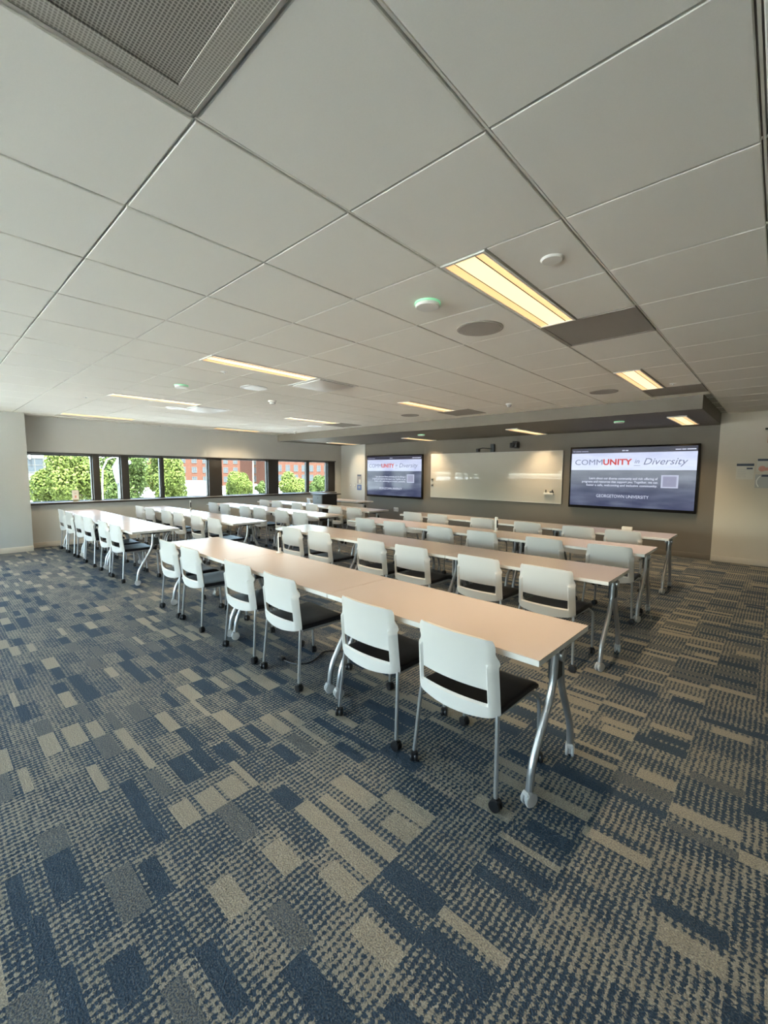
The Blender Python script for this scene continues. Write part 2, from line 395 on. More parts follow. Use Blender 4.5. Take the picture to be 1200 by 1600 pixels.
# fixtures : (left x, first row j)
LIGHTS = [(-1.365, 2), (-1.372, 7), (-4.40, 7), (-4.16, 2), (-7.08, 2), (-10.12, 2), (-7.37, 7), (-10.48, 7)]
RETURNS = [(-1, 4), (-1, 9), (-6, 9), (-11, 9)]       # cell indices with dark return-air panels
DIFFS = [(-6, 4), (-11, 4)]
BIGGRILLE = (-1, -1)
cell_of = lambda x: math.floor((x-GX0)/SX)
lit = {}
for x, j in LIGHTS:
    for jj in (j, j+1): lit[(cell_of(x+.02), jj)] = x
skip = set(RETURNS) | set(DIFFS) | {BIGGRILLE}
tile_meshes = {}
def tile_mesh(wx, wy):
    k = (round(wx, 3), round(wy, 3))
    if k not in tile_meshes:
        gxx, gyy = .009, .004
        tile_meshes[k] = MB().bbox(-wx/2+gxx, wx/2-gxx, -wy/2+gyy, wy/2-gyy, 0, .015, .003, 1).mesh('tile', 'ceiling_tile')
    return tile_meshes[k]
def cam_xy(p):
    d = Vector(p)-Vector((0, 0, CAM_H)); z = d.dot(fwd)
    if z < .05: return None
    return 600+F_PX*d.dot(rgt)/z, 800-F_PX*d.dot(upv)/z
tiles = []
i0, i1 = math.floor((XW-GX0)/SX), math.floor((XE-GX0)/SX)
j0, j1 = math.floor((YB-GY0)/SY), math.floor((YF-GY0)/SY)
for i in range(i0, i1+1):
    for j in range(j0, j1+1):
        if (i, j) in skip: continue
        x0, x1, y0, y1 = max(gx(i), XW), min(gx(i+1), XE), max(gy(j), YB), min(gy(j+1), YF)
        if j >= 10 and x1 < SOFF_X+.1:
            if y0 >= SOFF_Y: continue
            y1 = min(y1, SOFF_Y)
        xs = [(x0, x1)]
        if (i, j) in lit:
            lx = lit[(i, j)]; xs = [(x0, lx), (lx+LW, x1)]
        for a, b in xs:
            if b-a < .04 or y1-y0 < .04: continue
            pr = [cam_xy((px, py, ZC)) for px in (a, b) for py in (y0, y1)]
            pr = [q for q in pr if q]
            vis = bool(pr) and max(q[0] for q in pr) > 0 and min(q[0] for q in pr) < 1200 and max(q[1] for q in pr) > 0
            size = ((max(q[0] for q in pr)-min(q[0] for q in pr))*(max(q[1] for q in pr)-min(q[1] for q in pr))) if vis else 0
            tiles.append((size, a, b, y0, y1))
tiles.sort(reverse=True)
rest = MB()
for k, (s_, a, b, y0, y1) in enumerate(tiles):
    if k < 290 and s_ > 0:
        link('tile', tile_mesh(b-a, y1-y0), ceiling, ((a+b)/2, (y0+y1)/2, ZC))
    else:
        rest.box(a+.009, b-.009, y0+.004, y1-.004, ZC, ZC+.015)
o = rest.build('tile_field', 'ceiling_tile', ceiling); o['kind'] = 'stuff'
bars = MB()
for i in range(i0, i1+2):
    bars.box(gx(i)-.0035, gx(i)+.0035, YB, YF, ZC+.005, ZC+.016)
for j in range(j0, j1+2):
    bars.box(XW, XE, gy(j)-.0028, gy(j)+.0028, ZC+.008, ZC+.016)
bars.build('grid_bars', 'ceiling_tile', ceiling)
# smooth plaster strip with slot vents by the windows
struct(MB().box(XW, XW+.30, 1.44, YF, ZC-.010, ZC+.01).build('trim_ceiling', 'plaster'))
for k, (a, b) in enumerate(((2.0, 3.35), (3.95, 5.35), (5.9, 7.0))):
    t = thing('slot_vent', ('dark linear slot vent over the wide first window pane', 'dark linear slot vent above the window pane beside the brick view', 'dark linear slot vent closest to the taupe soffit')[k], 'vent', (XW+.06, (a+b)/2, ZC-.012), 0, 'slot vents along the window wall')
    MB().box(-.03, .03, -(b-a)/2, (b-a)/2, -.004, .002).build('slot', 'dark_bracket', t)
    for s in (-1, 1): MB().box(-.036 if s < 0 else .030, -.030 if s < 0 else .036, -(b-a)/2, (b-a)/2, -.007, .002).build('rail', 'white_plastic', t)
# taupe soffit in front of the display wall
struct(MB().box(XW, SOFF_X, SOFF_Y, YF+.02, SOFF_Z, ZI).build('ceiling_soffit', 'accent_paint'))

# ------------------------------------------------------------------ ceiling fixtures
def ceiling_light(x, y, L, z, label, group='ceiling troffer lights'):
    t = thing('ceiling_light', label, 'ceiling light', (x+LW/2, y+L/2, z), 0, group)
    h, l = LW/2, L/2
    fr = MB(); e = .016
    fr.box(-h, -h+e, -l, l, -.006, .012); fr.box(h-e, h, -l, l, -.006, .012); fr.box(-h+e, h-e, -l, -l+e, -.006, .012); fr.box(-h+e, h-e, l-e, l, -.006, .012)
    fr.build('frame', 'white_plastic', t)
    MB().box(-.058, .058, -l+e, l-e, .002, .010).build('lens', 'lamp_center', t)
    for s in (-1, 1):
        MB().add([(s*.062, -l+e, .003), (s*(h-e), -l+e, -.002), (s*(h-e), l-e, -.002), (s*.062, l-e, .003),
                  (s*.062, -l+e, .011), (s*(h-e), -l+e, .011), (s*(h-e), l-e, .011), (s*.062, l-e, .011)],
                 [(0, 1, 2, 3), (4, 5, 6, 7), (0, 1, 5, 4), (1, 2, 6, 5), (2, 3, 7, 6), (3, 0, 4, 7)]).build('side_reflector', 'lamp_side', t)
        MB().box(s*.060-.002, s*.060+.002, -l+e, l-e, .000, .011).build('divider', 'dark_bracket', t)
    for k in (-1, 0, 1):      # the lamps of the fixture
        sp = bpy.data.lights.new('lamp', 'SPOT'); sp.energy = LAMP_W*L/1.25; sp.color = (1.0, .74, .44); sp.spot_size = math.radians(112); sp.spot_blend = 1.0; sp.shadow_soft_size = 0.0
        so_ = bpy.data.objects.new('lamp', sp); COL.objects.link(so_); so_.parent = t; so_.location = (0, k*l*.62, -.012)
    return t
LL = ['large lit troffer light nearest the camera beside the grey return panel', 'lit troffer light second from camera in the rightmost ceiling line',
      'lit troffer light in ceiling over the middle of the third table row', 'lit troffer light with a white square diffuser at its far end',
      'lit troffer light between the green-ringed puck and the windows', 'slim lit troffer light alongside the window wall, nearest the column',
      'short-looking lit troffer light left of the ceiling light over the front rows', 'lit troffer light along the windows close to the soffit end']
for (x, j), lb in zip(LIGHTS, LL): ceiling_light(x, gy(j)+.004, 2*SY-.008, ZC, lb)
for (x, y, L, lb) in ((-1.34, 7.85, 1.36, 'lit light in the soffit above the large bright display'), (-4.10, 8.03, 1.48, 'lit light in the soffit above the whiteboard'),
                      (-7.15, 8.40, 1.18, 'lit light in the soffit above the gap beside the dim display'), (-10.05, 8.36, 1.18, 'lit light in the soffit end next to the windows')):
    ceiling_light(x, y, L, SOFF_Z-.012, lb)
RL = ['dark grey return-air panel at the end of the largest light', 'dark grey return-air panel touching the soffit edge', 'dark grey return-air panel past the light over the middle rows', 'small dark return-air panel farthest toward the windows']
for (i, j), lb in zip(RETURNS, RL):
    t = thing('return_panel', lb, 'air grille', (gx(i)+SX/2, gy(j)+SY/2, ZC), 0, 'dark return-air panels')
    a, b = SX/2-.008, SY/2-.006
    MB().box(-a+.02, a-.02, -b+.02, b-.02, .001, .012).build('sheet', 'return_grille', t)
    fr = MB(); fr.box(-a, -a+.02, -b, b, -.002, .012); fr.box(a-.02, a, -b, b, -.002, .012); fr.box(-a+.02, a-.02, -b, -b+.02, -.002, .012); fr.box(-a+.02, a-.02, b-.02, b, -.002, .012)
    fr.build('frame', 'return_grille', t)
# big perforated return grille overhead
t = thing('perforated_grille', 'large perforated grey ceiling grille in the corner over the camera', 'air grille', (gx(-1)+SX/2, gy(-1)+SY/2, ZC))
a, b = SX/2-.006, SY/2-.006
g = MB(); q = .075
g.box(-a, -a+q, -b, b, .0, .012); g.box(a-q, a, -b, b, .0, .012); g.box(-a+q, a-q, -b, -b+q, .0, .012); g.box(-a+q, a-q, b-q, b, .0, .012)
g.build('border_sheet', 'perforated_border', t)
MB().box(-a+q, a-q, -b+q, b-q, .004, .012).build('perforated_sheet', 'perforated_sheet', t)
fr = MB(); fr.box(-a-.002, -a+.010, -b, b, -.003, .0); fr.box(a-.010, a+.002, -b, b, -.003, .0); fr.box(-a, a, -b, -b+.010, -.003, .0); fr.box(-a, a, b-.010, b, -.003, .0)
fr.build('frame', 'ceiling_grid', t)
# white pyramid air diffusers
for (i, j), lb in zip(DIFFS, ['white flared square air diffuser beside the middle ceiling light', 'white flared square air diffuser nearer the windows']):
    t = thing('air_diffuser', lb, 'air diffuser', (gx(i)+SX/2, gy(j)+SY/2, ZC), 0, 'white square air diffusers')
    a = SX/2-.008; b = SY/2-.006
    fr = MB(); fr.box(-a, -a+.03, -b, b, -.004, .012); fr.box(a-.03, a, -b, b, -.004, .012); fr.box(-a+.03, a-.03, -b, -b+.03, -.004, .012); fr.box(-a+.03, a-.03, b-.03, b, -.004, .012)
    fr.build('frame', 'diffuser_white', t)
    MB().box(-a+.03, a-.03, -b+.03, b-.03, .006, .014).build('throat', 'dark_bracket', t)
    p = MB(); k1, k2 = .262, .10
    p.add([(-k1, -k1, -.010), (k1, -k1, -.010), (k1, k1, -.010), (-k1, k1, -.010), (-k2, -k2, -.048), (k2, -k2, -.048), (k2, k2, -.048), (-k2, k2, -.048), (-k1, -k1, .006), (k1, -k1, .006), (k1, k1, .006), (-k1, k1, .006)],
          [(0, 1, 5, 4), (1, 2, 6, 5), (2, 3, 7, 6), (3, 0, 4, 7), (4, 5, 6, 7), (0, 1, 9, 8), (1, 2, 10, 9), (2, 3, 11, 10), (3, 0, 8, 11), (8, 9, 10, 11)])
    p.build('plaque', 'diffuser_white', t)
# round ceiling speakers
for x, y, lb, mt in ((-1.70, 2.88, 'large grey round ceiling speaker by the biggest light', 'speaker_grille'), (-1.76, 6.12, 'grey round ceiling speaker left of the second light', 'speaker_grille'),
                 (-5.00, 2.98, 'pale round ceiling speaker left of the white diffuser', 'diffuser_white'), (-7.60, 3.05, 'pale round ceiling speaker closest to the windows', 'diffuser_white'),
                 (-5.15, 6.30, 'grey round ceiling speaker near the soffit over the middle', 'speaker_grille'), (-8.05, 6.35, 'pale round ceiling speaker near the soffit end', 'diffuser_white')):
    t = thing('ceiling_speaker', lb, 'speaker', (x, y, ZC), 0, 'round ceiling speakers')
    MB().lathe([(.168, 0), (.168, -.005), (.155, -.008), (.153, -.004)], 36).build('rim', mt, t)
    MB().lathe([(.152, -.003), (.150, -.0075), (.01, -.0095)], 36).build('grille', mt, t)
# round flush pucks with a green glowing ring
for x, y, z, lb in ((-1.70, 2.24, ZC, 'white wireless puck with green ring beside the largest light'), (-5.55, 2.30, ZC, 'white wireless puck with green ring between two ceiling lights'),
                    (-2.05, 8.05, SOFF_Z, 'green-lit puck on the soffit over the bright display'), (-6.2, 8.0, SOFF_Z, 'green-lit puck on the soffit left of the whiteboard')):
    t = thing('wireless_puck', lb, 'access point', (x, y, z), 0, 'green-ringed ceiling pucks')
    MB().lathe([(.080, 0), (.082, -.010), (.080, -.012)], 32).build('ring', 'led_green', t)
    MB().lathe([(.076, -.010), (.076, -.024), (.070, -.030), (.01, -.031)], 32).build('cap', 'white_plastic', t)
t = thing('cover_plate', 'small blank round cover plate right of the largest light', 'cover plate', (-.905, 2.205, ZC))
MB().lathe([(.055, 0), (.055, -.004), (.048, -.010), (.01, -.011)], 28).build('plate', 'white_plastic', t)
t = thing('smoke_detector', 'white domed smoke detector behind the square diffuser', 'smoke detector', (-5.70, 3.70, ZC))
MB().lathe([(.062, 0), (.062, -.014), (.055, -.022)], 24).build('base', 'white_plastic', t)
MB().lathe([(.048, -.020), (.042, -.048), (.025, -.052), (.004, -.054)], 24).build('dome', 'castor_grey', t)
for x, y, lb in ((-3.13, 6.22, 'small white ceiling sensor near the soffit middle'), (-9.6, 6.9, 'small dome sensor where the soffit meets the window end')):
    t = thing('ceiling_sensor', lb, 'sensor', (x, y, ZC))
    MB().lathe([(.05, 0), (.05, -.012), (.042, -.02)], 20).build('base', 'white_plastic', t)
    MB().lathe([(.036, -.018), (.034, -.04), (.02, -.055), (.003, -.058)], 20).build('dome', 'castor_grey', t)
for x, y, lb in ((-4.45, 2.30, 'tiny recessed sprinkler cap beside the middle ceiling light'), (-7.5, 1.74, 'tiny recessed sprinkler cap near the window corner'), (-1.0, 6.1, 'tiny recessed sprinkler cap right of the second light')):
    t = thing('sprinkler', lb, 'sprinkler', (x, y, ZC), 0, 'ceiling sprinklers')
    MB().lathe([(.036, 0), (.036, -.003), (.028, -.006), (.002, -.007)], 20).build('escutcheon', 'diffuser_white', t)
    MB().lathe([(.010, -.005), (.010, -.014), (.002, -.016)], 12).build('head', 'chrome_tube', t)

# ================================================================== CHAIRS
def castor_mesh(name, r, wd, material, gap=.004, hood=True):
    mb = MB(); zc = r
    for s in (-1, 1):
        a, b = (gap/2, gap/2+wd) if s > 0 else (-gap/2-wd, -gap/2)
        mb.lathe([(r*.55, a), (r*.93, a+wd*.08), (r, a+wd*.3), (r, b-wd*.3), (r*.9, b-wd*.06), (r*.5, b)], 16, (0, 0, zc), 'x')
    mb.lathe([(r*.72, -gap/2-.001), (r*.72, gap/2+.001)], 14, (0, 0, zc), 'x')
    if hood:
        mb.tube([(0, 0, zc), (0, 0, zc+r*1.15)], r*.42, 8)
        mb.bbox(-gap/2-wd*.9, gap/2+wd*.9, -r*.75, r*.35, zc+r*.35, zc+r*1.08, r*.2, 1)
    return mb.mesh(name, material)
CASTOR = castor_mesh('castor', .029, .019, 'black_plastic')
TCASTOR = castor_mesh('castor', .036, .017, 'castor_grey', .012)

def shell_mesh():
    """white back shell: upper panel, slot, lower band and proud side posts, curved around the sitter"""
    zs = [.408, .425, .445, .468, .482, .492, .515, .54, .558, .568, .59, .62, .65, .672, .684, .70, .73, .76, .785, .797, .803]
    us = [-1, -.965, -.90, -.83, -.785, -.74, -.6, -.4, -.2, 0, .2, .4, .6, .74, .785, .83, .90, .965, 1]
    bm = bmesh.new(); g = {}
    for a, z in enumerate(zs):
        for b, u in enumerate(us):
            k = (z-.408)/.395
            w_ = .240 - .010*k
            if k > .72: w_ -= .012*min(1, (k-.72)/.06)
            if k > .93: w_ -= .014*((k-.93)/.07)**2
            if k < .08: w_ -= .008*(1-k/.08)
            x = w_*u
            zz = z
            if k > .95: zz -= .006*u**4
            if k < .12: zz += .026*(abs(u)**2.2)*(1-k/.12)
            y = -.222 - .095*k*.40 - .035*(1-u*u) + .028*max(0, abs(u)-.88)/.12*(1 if k < .8 else .4)
            inset = .013                                    # the upper panel sits inside the frame
            framed = 0.0
            if abs(u) >= .80 and z <= .678: framed = 1.0
            elif z <= .487: framed = 1.0
            y += inset*(1-framed)
            g[a, b] = bm.verts.new((x, y, zz))
    for a in range(len(zs)-1):
        for b in range(len(us)-1):
            zc, uc = (zs[a]+zs[a+1])/2, (us[b]+us[b+1])/2
            if .487 < zc < .563 and abs(uc) < .785: continue
            bm.faces.new((g[a, b], g[a, b+1], g[a+1, b+1], g[a+1, b]))
    bmesh.ops.recalc_face_normals(bm, faces=bm.faces[:])
    if sum(f.normal.y for f in bm.faces) > 0: bmesh.ops.reverse_faces(bm, faces=bm.faces[:])
    bmesh.ops.solidify(bm, geom=bm.faces[:], thickness=.016)
    loose = [v for v in bm.verts if not v.link_faces]
    bmesh.ops.delete(bm, geom=loose, context='VERTS')
    bmesh.ops.recalc_face_normals(bm, faces=bm.faces[:])
    me = bpy.data.meshes.new('back_shell'); bm.to_mesh(me); bm.free()
    me.materials.append(MATS['shell_plastic']); me.shade_smooth(); me.set_sharp_from_angle(angle=math.radians(40))
    return me
def seat_mesh():
    prof = [(-.195, .428), (-.200, .445), (-.190, .462), (-.10, .460), (0, .459), (.10, .462), (.165, .464), (.200, .456), (.222, .436), (.226, .415), (.214, .408), (.19, .420), (.12, .428), (0, .428)]
    xs = [(-.226, .62), (-.222, .9), (-.212, 1), (-.11, 1.), (0, 1.), (.11, 1.), (.212, 1), (.222, .9), (.226, .62)]
    vs = []; fs = []; n = len(prof)
    for x, s in xs:
        for y, z in prof: vs.append((x, y*(1-.012*(1-s)), .436+(z-.436)*s - .006*(1-(x/.226)**2)*(1 if z > .45 else 0)))
    for i in range(len(xs)-1):
        for k in range(n): fs.append((i*n+k, i*n+(k+1) % n, (i+1)*n+(k+1) % n, (i+1)*n+k))
    fs.append(tuple(range(n))[::-1]); fs.append(tuple((len(xs)-1)*n+k for k in range(n)))
    return MB().add(vs, fs).mesh('seat', 'seat_fabric', 50)
def make_chair():
    t = thing('rolling_chair', 'x', 'chair')
    link('back_shell', shell_mesh(), t); link('seat', seat_mesh(), t)
    for s in (-1, 1):
        bl = MB().tube(round_path([(s*.215, -.195, .47), (s*.226, -.205, .40), (s*.243, -.232, .075), (s*.245, -.233, .045)], .05), .0105, 9).build('leg', 'chrome_tube', t)
        link('castor', CASTOR, bl, (s*.245, -.233, .0), s*.5+1.1)
        fl = MB().tube(round_path([(s*.205, -.17, .418), (s*.208, .175, .410), (s*.232, .222, .37), (s*.236, .235, .045)], .06), .0105, 9).build('leg', 'chrome_tube', t)
        link('castor', CASTOR, fl, (s*.236, .235, .0), -s*.4+.9)
    MB().tube([(-.205, -.12, .416), (.205, -.12, .416)], .009, 8).build('crossbar', 'chrome_tube', t)
    return t
chair0 = make_chair()
ORD = ['first', 'second', 'third', 'fourth', 'fifth', 'sixth']
ROWN = ['nearest', 'second', 'third', 'farthest']
used = [False]
def chair(x, y, rz, label, group):
    if not used[0]: c = chair0; used[0] = True
    else: c = copy_tree(chair0)
    c.location = (x, y, 0); c.rotation_euler = (0, 0, rz)
    c['label'] = label; c['group'] = group
    return c
# ================================================================== TABLES
D_T = .62; TOP = .735
def make_table(L, lever=True):
    t = thing('training_table', 'x', 'table')
    h = L/2
    MB().bbox(-h+.0018, h-.0018, 0.003, D_T-.003, TOP-.030, TOP-.0015, .002, 1).build('edge_band', 'white_edge', t)
    MB().bbox(-h+.0015, h-.0015, .004, D_T-.004, TOP-.004, TOP, .0008, 1).build('tabletop', 'laminate', t)
    MB().bbox(-h+.09, h-.09, .285, .335, TOP-.075, TOP-.032, .006, 1).build('beam', 'dark_bracket', t)
    for s in (-1, 1):
        x = s*(h-.048)
        br = MB(); br.bbox(x-.022, x+.022, .265, .355, TOP-.20, TOP-.031, .006, 1); br.bbox(x-.03, x+.03, .12, .50, TOP-.045, TOP-.031, .004, 1)
        br.build('bracket', 'dark_bracket', t)
        MB().lathe([(.026, -s*.05), (.030, -s*.046), (.030, s*.028), (.024, s*.034)], 20, (x+s*.008, .31, TOP-.075), 'x').build('hinge_knob', 'chrome_tube', t)
        for d in (-1, 1):
            yc = .31
            lg = MB().tube(round_path([(x+s*.008, yc+d*.035, TOP-.05), (x+s*.008, yc+d*.045, TOP-.23), (x, yc+d*.235, .19), (x, yc+d*.250, .075)], .10, 6), .0185, 12).build('leg', 'chrome_tube', t)
            link('castor', TCASTOR, lg, (x, yc+d*.250, 0), .35*d)
    return t
tbl_proto = {}
def table(xl, yl, xr, yr, label, group):
    L = round(math.hypot(xr-xl, yr-yl)-.003, 3); rz = math.atan2(yr-yl, xr-xl)
    if L in tbl_proto: t = copy_tree(tbl_proto[L])
    else: t = make_table(L); tbl_proto[L] = t
    t.location = ((xl+xr)/2, (yl+yr)/2, 0); t.rotation_euler = (0, 0, rz); t['label'] = label; t['group'] = group
ROWS_R = [((-5.13, 1.875), (-.715, 1.785), (-4.81, -4.235, -3.27, -2.635, -1.72, -1.10), .155),
          ((-5.36, 3.487), (-.895, 3.487), (-4.81, -4.235, -3.315, -2.74, -1.955, -1.335), .135),
          ((-5.42, 4.962), (-.955, 4.962), (-4.93, -4.30, -3.45, -2.79, -1.98, -1.28), .17),
          ((-5.45, 6.38), (-.975, 6.38), (-5.08, -4.505, -3.60, -2.81, -2.07, -1.49), .17)]
ROWS_L = [((-10.58, 1.88), (-6.26, 1.88), (-10.06, -9.48, -8.81, -8.235, -7.385, -6.81), .19),
          ((-10.55, 3.28), (-6.20, 3.28), (-10.0, -9.42, -8.565, -7.99, -7.25, -6.62), .13),
          ((-10.55, 4.88), (-6.10, 4.88), (-9.97, -9.395, -8.50, -7.925, -7.12, -6.52), .13),
          ((-10.55, 6.31), (-6.22, 6.31), (-9.985, -9.41, -8.54, -7.965, -7.15, -6.55), .10)]
for rows, bl, short in ((ROWS_R, 'block before the displays', 'peach-topped'), (ROWS_L, 'block beside the windows', 'pale-topped')):
    for k, (A, B, cx, dy) in enumerate(rows):
        for q, nm in enumerate(('window end', 'middle', 'end away from windows')):
            P, Q = [(A[0]+(B[0]-A[0])*f/3, A[1]+(B[1]-A[1])*f/3) for f in (q, q+1)]
            table(P[0], P[1], Q[0], Q[1], '%s castor table, %s of %s row, %s' % (short, nm, ROWN[k], bl), 'training tables')
        for q, x in enumerate(cx):
            y = A[1]+(B[1]-A[1])*(x-A[0])/(B[0]-A[0])+dy
            chair(x, y, random.uniform(-.028, .028) + (B[1]-A[1])/(B[0]-A[0]), 'white-backed castor chair, %s from window end, %s row, %s' % (ORD[q], ROWN[k], bl), 'chairs at the training tables')
# presenter corner: a spare table, lectern and two chairs behind the window-side rows
table(-10.62, 8.10, -8.42, 8.10, 'spare castor table by the white wall behind the lectern', 'training tables')
chair(-9.75, 7.75, -.5, 'white chair turned beside the lectern at the spare table', 'chairs at the training tables')
t = thing('lectern', 'grey lectern cabinet with dark side panel standing behind the window-side rows', 'lectern', (-9.20, 7.60, 0))
MB().bbox(-.20, .19, -.27, .27, .06, .93, .006).build('body', 'lectern_grey', t)
MB().bbox(.188, .204, -.255, .255, .10, .915, .004, 1).build('side_panel', 'lectern_dark', t)
MB().bbox(-.25, .28, -.30, .34, .93, .955, .005).build('top', 'lectern_dark', t)
MB().lathe([(.012, 0), (.012, -.006), (.008, -.008)], 14, (.02, -.27, .84), 'y').build('lock', 'black_plastic', t)
MB().bbox(-.20, .19, -.25, .25, .02, .06, .004, 1).build('plinth', 'lectern_dark', t)
for x in (-.16, .16):
    for y in (-.22, .22): link('castor', CASTOR, t, (x, y, 0))

# ------------------------------------------------------------------ things on the tables
def upright(x, y, lb):
    t = thing('table_microphone', lb, 'microphone', (x, y, TOP), -.35, 'upright white microphones')
    MB().lathe([(.036, 0), (.036, .006), (.026, .012)], 20).build('base', 'white_plastic', t)
    MB().bbox(-.021, .021, -.014, .014, .010, .205, .008).build('body', 'white_plastic', t)
    MB().bbox(.010, .0245, -.011, .011, .055, .165, .004, 1).build('grille', 'black_plastic', t)
upright(-2.86, 5.42, 'upright white and black microphone on third peach table row')
upright(-9.00, 3.83, 'upright white and black microphone on second row beside the windows')
upright(-3.66, 2.43, 'upright white microphone at back edge of nearest peach table')
t = thing('tissue_box', 'small white box on the farthest table before the bright display', 'box', (-1.56, 6.84, TOP), .1)
MB().bbox(-.065, .065, -.045, .045, 0, .06, .005).build('carton', 'white_plastic', t)
MB().bbox(-.035, .035, -.012, .012, .058, .062, .002, 1).build('slot', 'paper', t)

# ------------------------------------------------------------------ floor cable under the nearest row
t = thing('power_cable', 'black power cable with plug lying under the nearest table', 'cable', (-2.8, 2.05, 0))
cp = [(-.10, -.10, .008), (.02, -.09, .007), (.10, .0, .007), (.06, .12, .007), (.0, .22, .008), (.08, .33, .01), (.22, .36, .012), (.36, .30, .01), (.44, .22, .05), (.43, .20, .35), (.40, .22, .66)]
MB().tube(round_path(cp, .08, 5), .006, 8).build('cord', 'black_plastic', t)
MB().bbox(-.155, -.10, -.118, -.082, 0, .028, .006).build('plug', 'black_plastic', t)
MB().bbox(-.17, -.153, -.11, -.105, .012, .016, .001, 1).build('prong', 'chrome_tube', t)
MB().bbox(-.17, -.153, -.095, -.09, .012, .016, .001, 1).build('prong', 'chrome_tube', t)

# ================================================================== FRONT WALL
texts = []
def text(parent, body, x, z, size, material, name, align='LEFT', shear=0, bold=0, y=-.002, squash=1.0, width=None):
    cu = bpy.data.curves.new('lettering', 'FONT'); cu.body = body; cu.size = size; cu.align_x = align; cu.shear = shear; cu.offset = bold; cu.extrude = .0006
    cu.resolution_u = 3
    o = bpy.data.objects.new('lettering', cu); COL.objects.link(o)
    texts.append((o, parent, (x, y, z), material, name, squash, width, align))
def display(x0, x1, z0, z1, lb, ink, dim):
    cx, W, H = (x0+x1)/2, x1-x0, z1-z0
    yw = YF+.02
    t = thing('wall_display', lb, 'display', (cx, yw, (z0+z1)/2), 0, 'wall displays')
    D = .085
    MB().bbox(-W/2, W/2, -D, -.03, -H/2, H/2, .006).build('housing', 'bezel', t)
    MB().bbox(-.4, .4, -.03, 0, -.25, .25, .004, 1).build('wall_mount', 'dark_bracket', t)
    b = .035; xl, xr, zb, zt = -W/2+b, W/2-b, -H/2+b+.02, H/2-b
    Wd, Hd = xr-xl, zt-zb
    bar = zt-Hd*.085; ban = zt-Hd*.375
    sc = MB().box(xl, xr, -D-.004, -D+.002, zb, ban).build('screen', 'screen_dusk', t)
    MB().box(xl, xr, -D-.004, -D+.002, bar, zt).build('status_bar', 'screen_bar', sc)
    MB().box(xl, xr, -D-.004, -D+.002, ban, bar).build('banner', 'screen_banner', sc)
    yy = -D-.0048
    X = lambda f: xl+Wd*f
    Z = lambda f: zt-Hd*f
    text(sc, 'COMM', X(.035), Z(.285), Hd*.135, 'ink_grey', 'title_light', y=yy, width=Wd*.245)
    text(sc, 'UNITY', X(.285), Z(.285), Hd*.135, 'ink_red', 'title_bold', bold=.005, y=yy, width=Wd*.240)
    text(sc, 'in', X(.545), Z(.265), Hd*.105, 'ink_grey', 'title_in', y=yy, shear=.25, width=Wd*.038)
    MB().box(X(.54), X(.59), yy-.001, yy+.001, Z(.302), Z(.296)).build('title_rule', 'ink_grey', sc)
    text(sc, 'Diversity', X(.615), Z(.285), Hd*.150, 'ink_grey', 'title_italic', y=yy, shear=.30, width=Wd*.325)
    for q, (s, wd) in enumerate((('Learn about our diverse community and rich offering of', .56), ('programs and resources that support you. Together, we can', .625), ('foster a safe, welcoming and inclusive community.', .585))):
        text(sc, s, X(.73), Z(.535+.058*q), Hd*.052, 'ink_white', 'body_line', 'RIGHT', y=yy, bold=.001, width=Wd*wd)
    MB().box(X(.755), X(.88), yy-.001, yy+.001, Z(.660), Z(.455)).build('code_tile', 'ink_tile', sc)
    MB().box(X(.768), X(.867), yy-.002, yy, Z(.640), Z(.475)).build('code_field', 'ink_tile_in', sc)
    text(sc, 'GEORGETOWN UNIVERSITY', X(.455), Z(.845), Hd*.075, 'ink_white', 'footer_line', 'CENTER', y=yy, width=Wd*.43)
    for f0, f1 in ((.012, .032), (.038, .085), (.091, .150), (.44, .462), (.468, .49), (.845, .885), (.89, .92), (.926, .988)):   # status words too small to read
        MB().box(X(f0), X(f1), yy-.001, yy+.001, Z(.058), Z(.043)).build('status_word', 'ink_white' if f0 > .4 else 'ink_tile_in', sc)
display(-3.36, -1.085, .825, 2.105, 'large bright wall display at the right of the whiteboard', None, 1)
display(-9.56, -7.365, .80, 2.06, 'wall display left of the whiteboard, washed by window light', None, .6)
# whiteboard
t = thing('whiteboard', 'wide glossy whiteboard mounted between the two displays', 'whiteboard', (-5.325, YF+.02, 1.465))
MB().bbox(-1.785, 1.785, -.028, 0, -.585, .585, .004).build('board', 'whiteboard', t)
for s in (-1, 1): MB().bbox(s*1.785-.006, s*1.785+.006, -.031, 0, -.588, .588, .002, 1).build('side_trim', 'white_edge', t)
for s in (-1, 1): MB().bbox(-1.785, 1.785, -.031, 0, s*.587-.005, s*.587+.005, .002, 1).build('rail', 'white_edge', t)
t = thing('marker_tray', 'small white marker tray with markers on the whiteboard corner', 'marker tray', (-3.80, YF-.011, 1.10))
MB().bbox(-.11, .11, -.07, 0, -.03, .015, .005).build('tray', 'white_plastic', t)
for x in (-.07, .075): MB().lathe([(.012, 0), (.013, .05), (.009, .07)], 12, (x, -.035, .012)).build('marker', 'black_plastic', t)
MB().bbox(.02, .10, -.06, -.01, .012, .05, .006, 1).build('eraser', 'dark_bracket', t)
for z, lb in ((1.36, 'upper small clip on the whiteboard window-side edge'), (1.20, 'lower small clip on the whiteboard window-side edge')):
    t = thing('board_clip', lb, 'clip', (-7.06, YF-.011, z))
    MB().bbox(-.03, .03, -.03, 0, -.035, .035, .005, 1).build('body', 'castor_grey', t); MB().bbox(.0, .05, -.045, -.028, -.012, .012, .004, 1).build('jaw', 'dark_bracket', t)
